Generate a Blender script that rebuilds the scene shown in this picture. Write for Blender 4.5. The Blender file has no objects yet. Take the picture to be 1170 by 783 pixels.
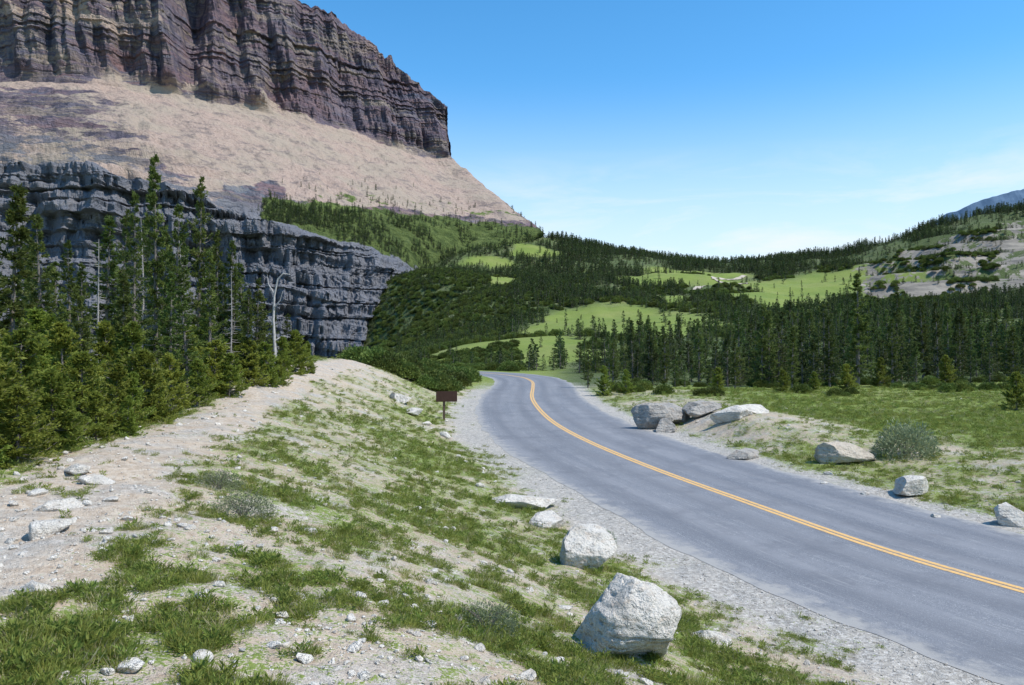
import bpy, math, numpy as np
from mathutils import Vector
rng=np.random.default_rng(7)
scene=bpy.context.scene
CAMZ=3.8
K=892.0
# ------------------------------------------------------------------ helpers
def ss(a,b,x):
    t=np.clip((np.asarray(x,float)-a)/(b-a),0,1); return t*t*(3-2*t)
def _h(ix,iy,iz,seed):
    n=(ix.astype(np.int64)*374761393+iy.astype(np.int64)*668265263+iz.astype(np.int64)*1442695041+seed*974711)&0xFFFFFFFF
    n=((n^(n>>13))*1274126177)&0xFFFFFFFF
    n=((n^(n>>15))*2246822519)&0xFFFFFFFF
    n=n^(n>>16)
    return (n&0xFFFFFF)/float(0xFFFFFF)
def vn(x,y,z=0.0,seed=0):
    x,y,z=np.broadcast_arrays(np.asarray(x,float),np.asarray(y,float),np.asarray(z,float))
    xi,yi,zi=np.floor(x),np.floor(y),np.floor(z)
    fx,fy,fz=x-xi,y-yi,z-zi
    fx=fx*fx*(3-2*fx);fy=fy*fy*(3-2*fy);fz=fz*fz*(3-2*fz)
    r=0
    for a in (0,1):
        for b in (0,1):
            for c in (0,1):
                w=(fx if a else 1-fx)*(fy if b else 1-fy)*(fz if c else 1-fz)
                r=r+w*_h(xi+a,yi+b,zi+c,seed)
    return r
def fbm(x,y,z=0.0,o=4,seed=0):
    s=0;a=.5;t=0;f=1.
    for i in range(o):
        s=s+a*vn(np.asarray(x)*f,np.asarray(y)*f,np.asarray(z)*f,seed+i*17);t+=a;a*=.5;f*=2.03
    return s/t
def mkmesh(name,V,F,mats=(),midx=None,smooth=False,link=True,ob=True):
    V=np.ascontiguousarray(V,dtype=np.float32);F=np.ascontiguousarray(F,dtype=np.int32)
    k=F.shape[1]
    me=bpy.data.meshes.new(name)
    me.vertices.add(len(V));me.vertices.foreach_set('co',V.ravel())
    me.loops.add(F.size);me.loops.foreach_set('vertex_index',F.ravel())
    me.polygons.add(len(F));me.polygons.foreach_set('loop_start',np.arange(0,F.size,k,dtype=np.int32))
    try: me.polygons.foreach_set('loop_total',np.full(len(F),k,dtype=np.int32))
    except Exception: pass
    for m in mats: me.materials.append(m)
    if midx is not None: me.polygons.foreach_set('material_index',np.ascontiguousarray(midx,dtype=np.int32))
    me.polygons.foreach_set('use_smooth',np.full(len(F),bool(smooth)))
    me.update(calc_edges=True);me.validate()
    if not ob: return me
    o=bpy.data.objects.new(name,me)
    if link: scene.collection.objects.link(o)
    return o
def gridfaces(nx,ny):
    i=np.arange(nx*ny).reshape(ny,nx)
    return np.stack([i[:-1,:-1],i[:-1,1:],i[1:,1:],i[1:,:-1]],-1).reshape(-1,4)
def vcol(me,name,arr):
    a=me.attributes.new(name,'FLOAT_VECTOR','POINT')
    a.data.foreach_set('vector',np.ascontiguousarray(arr,dtype=np.float32).ravel())
def site(a,e,r):   # surveyed bearing / elevation (tangents x892) and range in metres
    return (a/K*r, r, CAMZ+e/K*r)

# ------------------------------------------------------------------ node helper
class NT:
    def __init__(s,name):
        s.m=bpy.data.materials.new(name);s.m.use_nodes=True;s.t=s.m.node_tree;s.t.nodes.clear()
        s.out=s.n('ShaderNodeOutputMaterial');s.b=s.n('ShaderNodeBsdfPrincipled')
        s.t.links.new(s.b.outputs[0],s.out.inputs[0]);s.b.inputs['Roughness'].default_value=.9
        s.b.inputs['Specular IOR Level'].default_value=.2
    def n(s,k,**kw):
        o=s.t.nodes.new(k)
        for a,b in kw.items(): setattr(o,a,b)
        return o
    def put(s,sock,v):
        if isinstance(v,bpy.types.NodeSocket): s.t.links.new(v,sock)
        elif isinstance(v,(tuple,list)) and len(v)==3 and sock.type=='RGBA': sock.default_value=(*v,1)
        else: sock.default_value=v
    def obj(s): return s.n('ShaderNodeTexCoord').outputs['Object']
    def geo(s): return s.n('ShaderNodeNewGeometry').outputs['Position']
    def map(s,v,sc):
        o=s.n('ShaderNodeMapping');s.put(o.inputs[0],v);o.inputs['Scale'].default_value=sc;return o.outputs[0]
    def noise(s,v,sc,det=4,rough=.55,dist=0):
        o=s.n('ShaderNodeTexNoise');s.put(o.inputs['Vector'],v);o.inputs['Scale'].default_value=sc
        o.inputs['Detail'].default_value=det;o.inputs['Roughness'].default_value=rough;o.inputs['Distortion'].default_value=dist
        return o.outputs[0]
    def vor(s,v,sc,feat='F1'):
        o=s.n('ShaderNodeTexVoronoi',feature=feat);s.put(o.inputs['Vector'],v);o.inputs['Scale'].default_value=sc
        return o
    def math(s,op,a,b=0.0,clamp=False):
        o=s.n('ShaderNodeMath',operation=op,use_clamp=clamp);s.put(o.inputs[0],a);s.put(o.inputs[1],b);return o.outputs[0]
    def mr(s,v,a,b,c=0.,d=1.):
        o=s.n('ShaderNodeMapRange');s.put(o.inputs[0],v)
        for i,q in enumerate((a,b,c,d)): s.put(o.inputs[i+1],q)
        return o.outputs[0]
    def mix(s,f,a,b,bt='MIX'):
        o=s.n('ShaderNodeMix',data_type='RGBA',blend_type=bt);s.put(o.inputs[0],f);s.put(o.inputs[6],a);s.put(o.inputs[7],b);return o.outputs[2]
    def ramp(s,v,st,interp='LINEAR'):
        o=s.n('ShaderNodeValToRGB');s.put(o.inputs[0],v);r=o.color_ramp;r.interpolation=interp
        while len(r.elements)<len(st): r.elements.new(.5)
        for e,(p,c) in zip(r.elements,st): e.position=p;e.color=(*c,1)
        return o.outputs[0]
    def attr(s,name):
        o=s.n('ShaderNodeAttribute',attribute_name=name);return o
    def sep(s,v):
        o=s.n('ShaderNodeSeparateXYZ');s.put(o.inputs[0],v);return o.outputs
    def bump(s,h,dist,st=1.,prev=None):
        o=s.n('ShaderNodeBump');s.put(o.inputs['Height'],h);o.inputs['Distance'].default_value=dist;o.inputs['Strength'].default_value=st
        if prev is not None: s.put(o.inputs['Normal'],prev)
        return o.outputs[0]
    def fin(s,col,nrm=None,rough=None):
        s.put(s.b.inputs['Base Color'],col)
        if nrm is not None: s.put(s.b.inputs['Normal'],nrm)
        if rough is not None: s.put(s.b.inputs['Roughness'],rough)
        return s.m

# ------------------------------------------------------------------ materials
def mat_ground():
    t=NT('ground_mat');p=t.geo()
    cv=t.sep(t.attr('cover').outputs['Vector']);fo=t.sep(t.attr('zone').outputs['Vector'])
    vo=t.vor(p,24);st=t.sep(vo.outputs['Color'])
    n1=t.noise(p,1.3,4,.6);n2=t.noise(p,9,4,.65);n3=t.noise(p,.05,3,.6);n4=t.noise(p,45,2,.7)
    grav=t.ramp(st[0],[(0,(.25,.23,.205)),(.35,(.41,.38,.335)),(.7,(.52,.485,.43)),(1,(.69,.655,.60))])
    grav=t.mix(t.mr(n4,.3,.7,0,.7),grav,(.34,.31,.27))
    dirt=t.ramp(n2,[(.25,(.31,.225,.155)),(.5,(.49,.40,.305)),(.75,(.62,.545,.45))])
    soil=t.mix(t.mr(n1,.45,.66),dirt,grav)
    bare=t.mix(cv[1],soil,grav)
    g1=t.ramp(n2,[(.2,(.08,.10,.02)),(.5,(.16,.20,.042)),(.8,(.26,.28,.09))])
    g2=t.ramp(n3,[(.3,(.13,.20,.036)),(.5,(.19,.25,.05)),(.7,(.26,.285,.085))])
    green=t.mix(.55,g1,g2)
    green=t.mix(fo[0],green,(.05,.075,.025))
    m=t.math('ADD',cv[0],t.mr(n2,.25,.75,-.45,.45))
    m=t.math('ADD',m,t.mr(n4,.3,.7,-.3,.3))
    m=t.mr(m,.48,.72)
    c=t.mix(m,bare,green)
    rk=t.ramp(t.noise(t.map(p,(.05,.05,.4)),1,5,.7),[(.3,(.10,.095,.085)),(.5,(.235,.21,.175)),(.7,(.37,.33,.27))])
    rm=t.math('ADD',cv[2],t.mr(t.noise(p,.10,5,.7),.25,.75,-.6,.6));rm=t.mr(rm,.46,.56)
    c=t.mix(rm,c,rk)
    nr=t.bump(n4,.03,.9);nr=t.bump(t.noise(p,.25,5,.65),1.0,.5,nr)
    return t.fin(c,nr)
def mat_road():
    t=NT('asphalt_mat');p=t.geo();stv=t.attr('st').outputs['Vector'];uv=t.sep(stv)
    sp=t.vor(p,90);v=t.sep(sp.outputs['Color'])[0]
    base=t.ramp(v,[(0,(.13,.135,.15)),(.6,(.18,.187,.203)),(.93,(.23,.235,.25)),(1,(.45,.45,.45))])
    lo=t.noise(t.map(stv,(1.3,.05,1)),1.6,4,.6)
    base=t.mix(t.mr(lo,.38,.62,0,.8),base,(.24,.245,.26))
    pa=t.noise(p,.5,5,.7)
    base=t.mix(t.mr(pa,.5,.66,0,.7),base,(.145,.15,.165))
    sc=t.noise(t.map(stv,(6,.30,1)),3,4,.75)
    base=t.mix(t.mr(sc,.56,.66,0,.6),base,(.34,.34,.335))
    sc2=t.noise(t.map(stv,(1.2,.5,1)),6,4,.8)
    base=t.mix(t.mr(sc2,.62,.68,0,.5),base,(.39,.39,.38))
    ax=t.math('ABSOLUTE',uv[0]);tr=t.math('ABSOLUTE',t.math('SUBTRACT',t.math('ABSOLUTE',t.math('SUBTRACT',ax,1.75)),.8))
    base=t.mix(t.mr(tr,.1,.45,.35,0.),base,(.125,.13,.145))
    ed=t.mr(t.math('ADD',ax,t.mr(t.noise(p,2.2,4,.7),.3,.7,-.3,.3)),3.15,3.5)
    base=t.mix(t.math('MULTIPLY',ed,.75),base,(.38,.36,.33))
    nr=t.bump(t.noise(p,70,2,.6),.008,.7)
    return t.fin(base,nr,t.mr(lo,.3,.7,.62,.85))
def mat_line():
    t=NT('yellow_paint_mat');p=t.geo()
    w=t.noise(p,14,5,.75)
    c=t.mix(t.mr(w,.48,.66,0,.85),(.72,.43,.15),(.30,.27,.22))
    return t.fin(c,None,.7)
def mat_cliff():
    t=NT('mountain_rock_mat');p=t.geo();z=t.attr('zone').outputs['Vector'];zz=t.sep(z)
    warp=t.noise(p,.012,4,.65)
    ws=t.n('ShaderNodeVectorMath',operation='SCALE');cmb=t.n('ShaderNodeCombineXYZ');t.put(cmb.inputs[2],warp)
    t.put(ws.inputs[0],cmb.outputs[0]);ws.inputs['Scale'].default_value=34
    ad=t.n('ShaderNodeVectorMath',operation='ADD');t.put(ad.inputs[0],p);t.put(ad.inputs[1],ws.outputs[0])
    q=ad.outputs[0]
    b1=t.noise(t.map(q,(.0045,.0045,.055)),1,4,.65)
    b2=t.noise(t.map(q,(.012,.012,.28)),1,5,.75)
    b3=t.noise(p,.03,5,.65);b4=t.noise(p,.015,4,.6)
    c1=t.ramp(b1,[(.3,(.11,.145,.22)),(.40,(.28,.175,.175)),(.45,(.09,.075,.12)),(.51,(.42,.33,.235)),(.56,(.125,.13,.19)),(.61,(.33,.185,.165)),(.67,(.14,.18,.23)),(.74,(.38,.33,.24))])
    c2=t.ramp(b2,[(.30,(.04,.045,.075)),(.45,(.15,.145,.17)),(.6,(.31,.275,.26)),(.74,(.48,.43,.385))])
    rock=t.mix(.34,c1,c2)
    rock=t.mix(t.mr(b4,.44,.62,0,.45),rock,(.28,.155,.15))
    rock=t.mix(t.mr(b3,.50,.66,0,.5),rock,(.115,.135,.20))
    vs=t.noise(t.map(p,(.10,.10,.010)),1,5,.7)
    rock=t.mix(t.mr(vs,.50,.60,.0,.7),rock,(.05,.05,.075))
    sn=t.noise(p,.6,5,.8);sl=t.noise(p,.02,5,.6)
    scr=t.ramp(sn,[(.28,(.20,.15,.125)),(.5,(.375,.28,.225)),(.72,(.48,.375,.305))])
    scr=t.mix(t.mr(sl,.42,.58,0,.75),scr,(.34,.285,.22))
    dk=t.noise(t.map(p,(.05,.05,.11)),1,6,.8)
    scr=t.mix(t.mr(dk,.54,.60,0,.75),scr,(.19,.155,.14))
    rock=t.mix(zz[2],rock,t.mix(.35,t.mix(.6,c2,(.16,.18,.22)),(.30,.30,.31)))
    sm=t.mr(t.math('ADD',zz[0],t.mr(t.noise(t.map(p,(.03,.03,.09)),1,6,.75),.25,.75,-.5,.5)),.44,.56)
    c=t.mix(sm,rock,scr)
    gn=t.ramp(t.noise(p,.15,4,.6),[(.3,(.06,.09,.022)),(.6,(.13,.17,.045)),(.8,(.19,.22,.08))])
    gm=t.mr(t.math('ADD',zz[1],t.mr(t.noise(p,.06,6,.7),.25,.75,-.4,.4)),.44,.54)
    c=t.mix(gm,c,gn)
    h=t.math('ADD',t.math('MULTIPLY',b2,1.6),t.noise(p,.3,6,.75))
    h=t.math('ADD',h,t.math('MULTIPLY',vs,1.0))
    st=t.mr(sm,0,1,3.4,1.2)
    bm=t.n('ShaderNodeBump');t.put(bm.inputs['Height'],h);t.put(bm.inputs['Distance'],st);bm.inputs['Strength'].default_value=1
    return t.fin(c,bm.outputs[0])
def mat_boulder(name='boulder_mat',a=(.48,.44,.38),b=(.74,.69,.61),d=(.29,.245,.195)):
    t=NT(name);p=t.geo()
    n=t.noise(p,3.5,6,.65);m=t.noise(p,14,5,.7);v=t.noise(t.map(p,(4,4,14)),1.2,5,.6)
    c=t.ramp(n,[(.28,a),(.5,b),(.8,tuple(min(1,x*1.08) for x in b))])
    c=t.mix(t.mr(m,.54,.72,0,.6),c,d)
    c=t.mix(t.mr(v,.54,.72,0,.55),c,(.50,.37,.26))
    nr=t.bump(n,.12,.8);nr=t.bump(m,.05,.9,nr)
    return t.fin(c,nr)
def mat_leaf(name,c0,c1,c2,sc=2.0,tr=.25,vv=(.78,1.25)):
    t=NT(name);p=t.obj();oi=t.n('ShaderNodeObjectInfo').outputs['Random']
    n=t.noise(p,sc,2,.6)
    c=t.ramp(n,[(.3,c0),(.5,c1),(.72,c2)])
    c=t.mix(t.mr(oi,0,1,0,.45),c,t.mix(.5,c1,c0))
    hs=t.n('ShaderNodeHueSaturation');t.put(hs.inputs['Color'],c)
    r2=t.math('FRACT',t.math('MULTIPLY',oi,7.13))
    t.put(hs.inputs['Value'],t.mr(r2,0,1,*vv));t.put(hs.inputs['Hue'],t.mr(t.math('FRACT',t.math('MULTIPLY',oi,3.7)),0,1,.480,.510))
    c=hs.outputs[0]
    t.put(t.b.inputs['Base Color'],c);t.b.inputs['Roughness'].default_value=.65
    tl=t.n('ShaderNodeBsdfTranslucent');t.put(tl.inputs[0],c)
    mx=t.n('ShaderNodeMixShader');mx.inputs[0].default_value=tr
    t.t.links.new(t.b.outputs[0],mx.inputs[1]);t.t.links.new(tl.outputs[0],mx.inputs[2]);t.t.links.new(mx.outputs[0],t.out.inputs[0])
    return t.m
def mat_simple(name,a,b,sc=8,rough=.85):
    t=NT(name);p=t.obj();n=t.noise(p,sc,5,.65)
    return t.fin(t.ramp(n,[(.3,a),(.7,b)]),t.bump(n,.02,.6),rough)
M_ground=mat_ground();M_road=mat_road();M_line=mat_line();M_cliff=mat_cliff();M_bould=mat_boulder()
M_dark=mat_boulder('outcrop_rock_mat',(.19,.18,.165),(.44,.41,.365),(.12,.11,.10))
M_bark=mat_simple('bark_mat',(.09,.078,.068),(.25,.22,.19))
M_fir=mat_leaf('fir_foliage_mat',(.055,.08,.02),(.105,.145,.034),(.175,.215,.05),1.6,.34)
M_mid=mat_leaf('forest_foliage_mat',(.045,.07,.02),(.09,.13,.034),(.15,.19,.05),.6,.32,(.6,1.5))
M_firL=mat_leaf('young_fir_foliage_mat',(.12,.155,.025),(.21,.255,.042),(.29,.34,.07),1.6,.42)
M_far=mat_leaf('distant_fir_mat',(.036,.058,.018),(.065,.098,.027),(.11,.15,.04),.5,.22,(.65,1.5))
M_grass=mat_leaf('grass_mat',(.16,.185,.035),(.27,.30,.065),(.40,.40,.14),8,.45)
M_weed=mat_leaf('weed_mat',(.12,.165,.03),(.21,.265,.055),(.32,.35,.10),10,.4)
M_sage=mat_leaf('sage_mat',(.15,.18,.10),(.22,.26,.14),(.30,.33,.19),6,.3)
M_snag=mat_simple('dead_wood_mat',(.22,.20,.18),(.40,.375,.35))

# ------------------------------------------------------------------ road centre line (metres)
RC=np.array([(7.4,-4.9),(5.6,-2.4),(4.3,-.6),(3.15,1.1),(2.45,2.35),(2.06,3.14),(1.774,3.81),(1.46,4.93),(1.09,6.33),(.72,8.18),(.47,10.4),(.36,13.9),(.47,17.5),(.50,20.3),(.15,23),(-1.0,25.6),(-4.,28.5),(-9,31)])*3.8
def catmull(P,n):
    P=np.asarray(P,float);Q=np.concatenate([[2*P[0]-P[1]],P,[2*P[-1]-P[-2]]])
    out=[]
    for i in range(1,len(Q)-2):
        t=np.linspace(0,1,n,endpoint=False).reshape((-1,)+(1,)*(P.ndim-1))
        a,b,c,d=Q[i-1],Q[i],Q[i+1],Q[i+2]
        out.append(.5*(2*b+(c-a)*t+(2*a-5*b+4*c-d)*t*t+(3*b-a-3*c+d)*t**3))
    out.append(P[-1:]);return np.concatenate(out)
RL=catmull(RC,40)
for _ in range(60): RL[1:-1]=.25*RL[:-2]+.5*RL[1:-1]+.25*RL[2:]
RT=np.gradient(RL,axis=0);RT/=np.linalg.norm(RT,axis=1)[:,None]
RLs,RTs=RL[::3],RT[::3]
def road_dist(x,y):
    sh=np.shape(x);x=np.ravel(x).astype(float);y=np.ravel(y).astype(float)
    s=np.full(x.shape,999.);sd=np.ones(x.shape)
    near=np.where((x>-60)&(x<60)&(y>-40)&(y<150))[0]
    for i in range(0,len(near),40000):
        k=near[i:i+40000]
        dx=x[k,None]-RLs[None,:,0];dy=y[k,None]-RLs[None,:,1]
        d2=dx*dx+dy*dy;j=d2.argmin(1);r=np.arange(len(k))
        tx,ty=RTs[j,0],RTs[j,1]
        al=np.clip(dx[r,j]*tx+dy[r,j]*ty,-1,1)
        ex=dx[r,j]-al*tx;ey=dy[r,j]-al*ty
        s[k]=np.hypot(ex,ey)
        sd[k]=np.where(tx*dy[r,j]-ty*dx[r,j]>0,1,-1)
    far=s>900
    sd[far]=np.where(x[far]<0,1,-1)
    return s.reshape(sh),sd.reshape(sh)
# ------------------------------------------------------------------ distant terrain survey
cp=[(px-585,391-py,d) for px,py,d in [
 (700,440,70),(850,441,72),(1000,440,72),(1170,428,80),(1300,420,85),(600,428,100),(650,412,130),(560,426,105),(500,430,95),
 (690,370,230),(600,400,170),(600,365,300),(760,380,200),(520,400,190),(520,352,330),(468,380,330),(400,428,320),(370,430,250),
 (300,442,250),(0,470,200),(480,318,430),(448,372,388),(415,425,380),(350,440,380),(250,445,380),(475,340,400),(560,277,590),(620,272,640),(700,289,640),(760,296,650),(820,301,620),
 (900,307,700),(980,307,650),(560,320,450),(650,318,470),(750,320,450),(840,318,430),(930,320,430),(840,350,300),(950,350,300),
 (740,350,320),(900,380,180),(1050,380,200),(1170,390,180),(1050,284,470),(1040,308,400),(1000,320,380),(1110,262,480),
 (1170,243,500),(1280,215,520),(1130,322,340),(1170,342,290),(1300,322,300)]]
CPW=[site(*c) for c in cp]
CPW+=[(-40,65,-4),(-80,150,-14),(-120,60,-14),(0,55,0),(30,55,.4),(60,60,1),(100,60,3),(-200,200,-10),(-250,330,-5),(-300,500,30),
      (300,200,18),(0,-60,0),(100,-50,2),(-100,-50,-5),(400,500,90),(500,800,60),(0,900,50),(250,900,50),(-400,900,60),(400,0,20),(-400,0,-10)]
CPW=np.array(CPW)
def tps_fit(P):
    X=P[:,:2]/100;z=P[:,2];n=len(X)
    r=np.linalg.norm(X[:,None]-X[None],axis=2);A=np.where(r>0,r*r*np.log(r+1e-9),0)+.02*np.eye(n)
    Q=np.c_[np.ones(n),X];M=np.block([[A,Q],[Q.T,np.zeros((3,3))]])
    w=np.linalg.solve(M,np.r_[z,0,0,0]);return X,w
TX,TW=tps_fit(CPW)
def tps(x,y):
    x=np.ravel(x)/100;y=np.ravel(y)/100;out=np.empty(len(x))
    for i in range(0,len(x),60000):
        a=x[i:i+60000];b=y[i:i+60000]
        r2=(a[:,None]-TX[None,:,0])**2+(b[:,None]-TX[None,:,1])**2
        out[i:i+60000]=(.5*r2*np.log(r2+1e-12))@TW[:-3]+TW[-3]+TW[-2]*a+TW[-1]*b
    return out
PATH=np.array([(-3.6,4.5),(-4.3,6.8),(-5.3,11),(-6.0,15),(-7.4,22),(-9.2,32),(-10,44)])
def path_dist(x,y):
    px=np.interp(y,PATH[:,1],PATH[:,0]);return np.abs(x-px)
def rockzone(x,y):
    u=x/np.maximum(y,1)
    return ss(.42,.47,u)*ss(285,330,y)*(1-ss(470,500,y))
def height(x,y):
    sh=np.shape(x);x=np.ravel(np.asarray(x,float));y=np.ravel(np.asarray(y,float))
    s,sd=road_dist(x,y);e=s-3.5
    rr=np.hypot(x,y)
    top=2.2+.6*ss(15,45,y)
    L=top*ss(.6,9.5,e)
    L-=7*ss(14,60,-x)
    R=.35*ss(1,6,e)+.7*np.exp(-(((x-9.2)/3.2)**2+((y-33)/5.)**2))*ss(.6,3.5,e)+.8*ss(15,60,x)
    near=np.where(sd>0,L,R)
    bumps=.22*(fbm(x/2.2,y/2.2,o=4,seed=3)-.5)*ss(.5,2.5,e)+.09*(fbm(x/.45,y/.45,o=3,seed=9)-.5)*ss(.2,1,e)
    bumps+=.5*(fbm(x/9,y/9,o=2,seed=5)-.5)*ss(4,12,e)*ss(6,16,rr)
    near=near+bumps
    far=np.clip(tps(x,y),-16,130)
    amp=ss(90,400,rr)*5+.8
    far=far+amp*(fbm(x/45,y/45,o=5,seed=21)-.5)*2
    rz=rockzone(x,y)
    if rz.max()>0:
        q=(far+5*(fbm(x/50,y/50,o=3,seed=23)-.5))/10;f=q-np.floor(q);far=far+rz*(((np.floor(q)+ss(.5,.8,f))*10)-q*10)*.85
        far=far+rz*3*(fbm(x/10,y/10,o=4,seed=24)-.5)
    bl=ss(900,1500,rr);far=far*(1-bl)+30*bl*(ss(-500,500,y))
    w=ss(50,92,rr)
    z=near*(1-w)+far*w*ss(.5,14,e)
    z=np.where(e<.15,np.minimum(z,0),z)
    return z.reshape(sh)
# cover fields ---------------------------------------------------------
MEAD=[(30,245,38,62),(3,165,24,32),(-6,425,9,35),(150,400,62,70),(78,440,34,38),(-22,520,18,20),(60,330,10,26),(-40,590,22,20),(20,560,16,20),(110,325,20,40),(115,500,34,34)]
def meadow(x,y):
    m=np.zeros(np.shape(x))
    wx=x+34*(fbm(x/30,y/40,o=4,seed=41)-.5);wy=y+80*(fbm(x/40,y/50,o=4,seed=43)-.5)
    for cx,cy,rx,ry in MEAD:
        m=np.maximum(m,1-ss(.7,1.15,np.hypot((wx-cx)/rx,(wy-cy)/ry)))
    return m
def veg(x,y,s=None,sd=None):
    if s is None: s,sd=road_dist(x,y)
    e=s-3.5;rr=np.hypot(x,y)
    n=fbm(x/.9,y/.9,o=4,seed=61)-.5;n2=fbm(x/4,y/4,o=3,seed=67)-.5
    pd=path_dist(x,y)
    L=.59+.62*n+.45*n2-.50*(1-ss(.3,1.2,pd))*ss(3,6,y)
    L-=.16*ss(16,26,y)*ss(4,8,e)
    L+=.12*ss(12,24,y)*(1-ss(3,6,e))
    L+=.4*ss(1.0,2.6,-(x-np.interp(y,PATH[:,1],PATH[:,0])))
    L-=.5*(1-ss(.7,2.2,e+1.2*n))
    R=.62+.8*n+.5*n2+.45*ss(5,11,e)-.6*(1-ss(.3,1.3,e))-.10*np.exp(-(((x-8.6)/4)**2+((y-33)/6.)**2))
    v=np.where(sd>0,L,R)
    w=ss(55,80,rr);far=np.maximum(.92+.4*n2,meadow(x,y)*1.1)
    return v*(1-w)+w*far
def forest(x,y):
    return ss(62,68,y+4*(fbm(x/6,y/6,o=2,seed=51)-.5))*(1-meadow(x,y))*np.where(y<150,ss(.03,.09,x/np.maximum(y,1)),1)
# ------------------------------------------------------------------ ground sheet
def geom(a,b,n): return np.geomspace(a,b,n)
xs=np.concatenate([-geom(14,3200,190)[::-1],np.arange(-13.9,14,.14),geom(14,3200,230)])
ys=np.concatenate([-geom(1,3200,50)[::-1],np.arange(-.5,2.5,.5),np.arange(2.5,20,.12),np.arange(20,60,.25),np.arange(60,130,1.),np.geomspace(130,3200,290)])
GX,GY=np.meshgrid(xs,ys);gx,gy=GX.ravel(),GY.ravel()
gz=height(gx,gy)
S,SD=road_dist(gx,gy)
ground=mkmesh('ground',np.c_[gx,gy,gz],gridfaces(len(xs),len(ys)),[M_ground],smooth=True)
cov=np.zeros((len(gx),3));cov[:,0]=veg(gx,gy,S,SD)
cov[:,1]=np.clip(1-ss(.9,2.0,S-3.5),0,1)
rz=rockzone(gx,gy);cov[:,2]=rz*(.22+.75*fbm(gx/22,gy/22,o=3,seed=71))
TPTS=np.array([site(q-585,0,r)[:2] for q,r in [(795,360),(806,378),(846,398),(850,416),(818,436),(822,452),(852,480)]])
def traildist(x,y):
    P=TPTS;d=np.full(np.shape(x),1e9)
    for a,b in zip(P[:-1],P[1:]):
        ab=b-a;t=np.clip(((x-a[0])*ab[0]+(y-a[1])*ab[1])/(ab@ab),0,1);d=np.minimum(d,np.hypot(x-a[0]-t*ab[0],y-a[1]-t*ab[1]))
    return d
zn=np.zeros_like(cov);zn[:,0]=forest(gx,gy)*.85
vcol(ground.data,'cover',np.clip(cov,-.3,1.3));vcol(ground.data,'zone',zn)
C=catmull(TPTS,24);T=np.gradient(C,axis=0);T/=np.linalg.norm(T,axis=1)[:,None];N=np.c_[T[:,1],-T[:,0]]
wd=.9+1.0*fbm(np.arange(len(C))/4,np.zeros(len(C)),o=2,seed=4)
rowsV=[]
for f in np.linspace(-1,1,7):
    q=C+N*(f*wd)[:,None];rowsV.append(np.c_[q,height(q[:,0],q[:,1])+.30])
M_path=mat_simple('footpath_mat',(.36,.31,.24),(.50,.44,.36),.5)
mkmesh('footpath',np.stack(rowsV,1).reshape(-1,3),gridfaces(7,len(C)),[M_path],smooth=True)
# ------------------------------------------------------------------ road and lines
def strip(name,o0,o1,z,mat,nc=2,jit=0):
    N=np.c_[RT[:,1],-RT[:,0]]
    cols=np.linspace(o0,o1,nc);V=[];A=[]
    arc=np.r_[0,np.cumsum(np.linalg.norm(np.diff(RL,axis=0),axis=1))]
    for i,c in enumerate(cols):
        cc=np.full(len(RL),c)
        if jit and i in(0,nc-1): cc=cc+jit*(fbm(arc/1.5,np.full(len(arc),i*5.),o=4,seed=81)-.5)*2
        V.append(np.c_[RL+N*cc[:,None],np.full(len(RL),z)]);A.append(np.c_[cc,arc,arc*0])
    V=np.stack(V,1).reshape(-1,3);A=np.stack(A,1).reshape(-1,3)
    o=mkmesh(name,V,gridfaces(nc,len(RL)),[mat]);vcol(o.data,'st',A);return o
arc=np.r_[0,np.cumsum(np.linalg.norm(np.diff(RL,axis=0),axis=1))]
na=np.arange(0,arc[-1],.15);RL=np.c_[np.interp(na,arc,RL[:,0]),np.interp(na,arc,RL[:,1])]
for _ in range(20): RL[1:-1]=.25*RL[:-2]+.5*RL[1:-1]+.25*RL[2:]
RT=np.gradient(RL,axis=0);RT/=np.linalg.norm(RT,axis=1)[:,None]
strip('road',-3.55,3.5,.006,M_road,9,.2)
strip('road_marking',-.135,-.022,.010,M_line);strip('road_marking',.022,.135,.010,M_line)
# ------------------------------------------------------------------ mountain
cols=[
 [(-330,430,330),(-330,170,430),(-330,110,500),(-330,70,580),(-330,-260,640)],
 [(-150,430,345),(-150,180,440),(-150,120,510),(-150,85,600),(-150,-190,660)],
 [(0,425,370),(0,185,445),(0,135,520),(0,93,620),(0,-135,680)],
 [(100,420,375),(100,190,445),(100,150,510),(100,95,630),(100,-112,690)],
 [(200,425,380),(200,215,440),(190,192,470),(200,108,660),(200,-75,710)],
 [(295,425,382),(295,252,440),(300,228,475),(300,128,700),(290,-25,760)],
 [(355,425,385),(370,277,440),(380,238,505),(385,150,740),(370,14,810)],
 [(400,420,390),(435,300,450),(455,247,545),(440,166,780),(425,46,850)],
 [(440,410,410),(470,325,490),(545,257,600),(490,179,820),(472,90,868)],
 [(455,410,430),(505,345,520),(622,268,625),(517,186,850),(511,127,882)],
]
net=[]
for c in cols:
    r=[site(px-585,391-py,d) for px,py,d in c]
    r=[(r[0][0],r[0][1]-15,r[0][2]-40)]+r+[(r[4][0]-60,r[4][1]+260,r[4][2]+5)]
    net.append(r)
last=net[-1];net.append([(x-35-8*i,y+190,z-4) for i,(x,y,z) in enumerate(last)])
net.append([(x-160,y+500,z-20) for (x,y,z) in last])
net=np.array(net)
D=catmull(net,100)
rows=[6,105,60,110,190,16]
rid=[];parts=[]
for i,n in enumerate(rows):
    t=np.linspace(0,1,n,endpoint=(i==len(rows)-1))
    parts.append(D[:,i,None,:]*(1-t)[None,:,None]+D[:,i+1,None,:]*t[None,:,None]);rid.append(i+t)
G=np.concatenate(parts,1);rv=np.concatenate(rid)[None,:]*np.ones((G.shape[0],1))
nc_,nr_=G.shape[:2]
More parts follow.
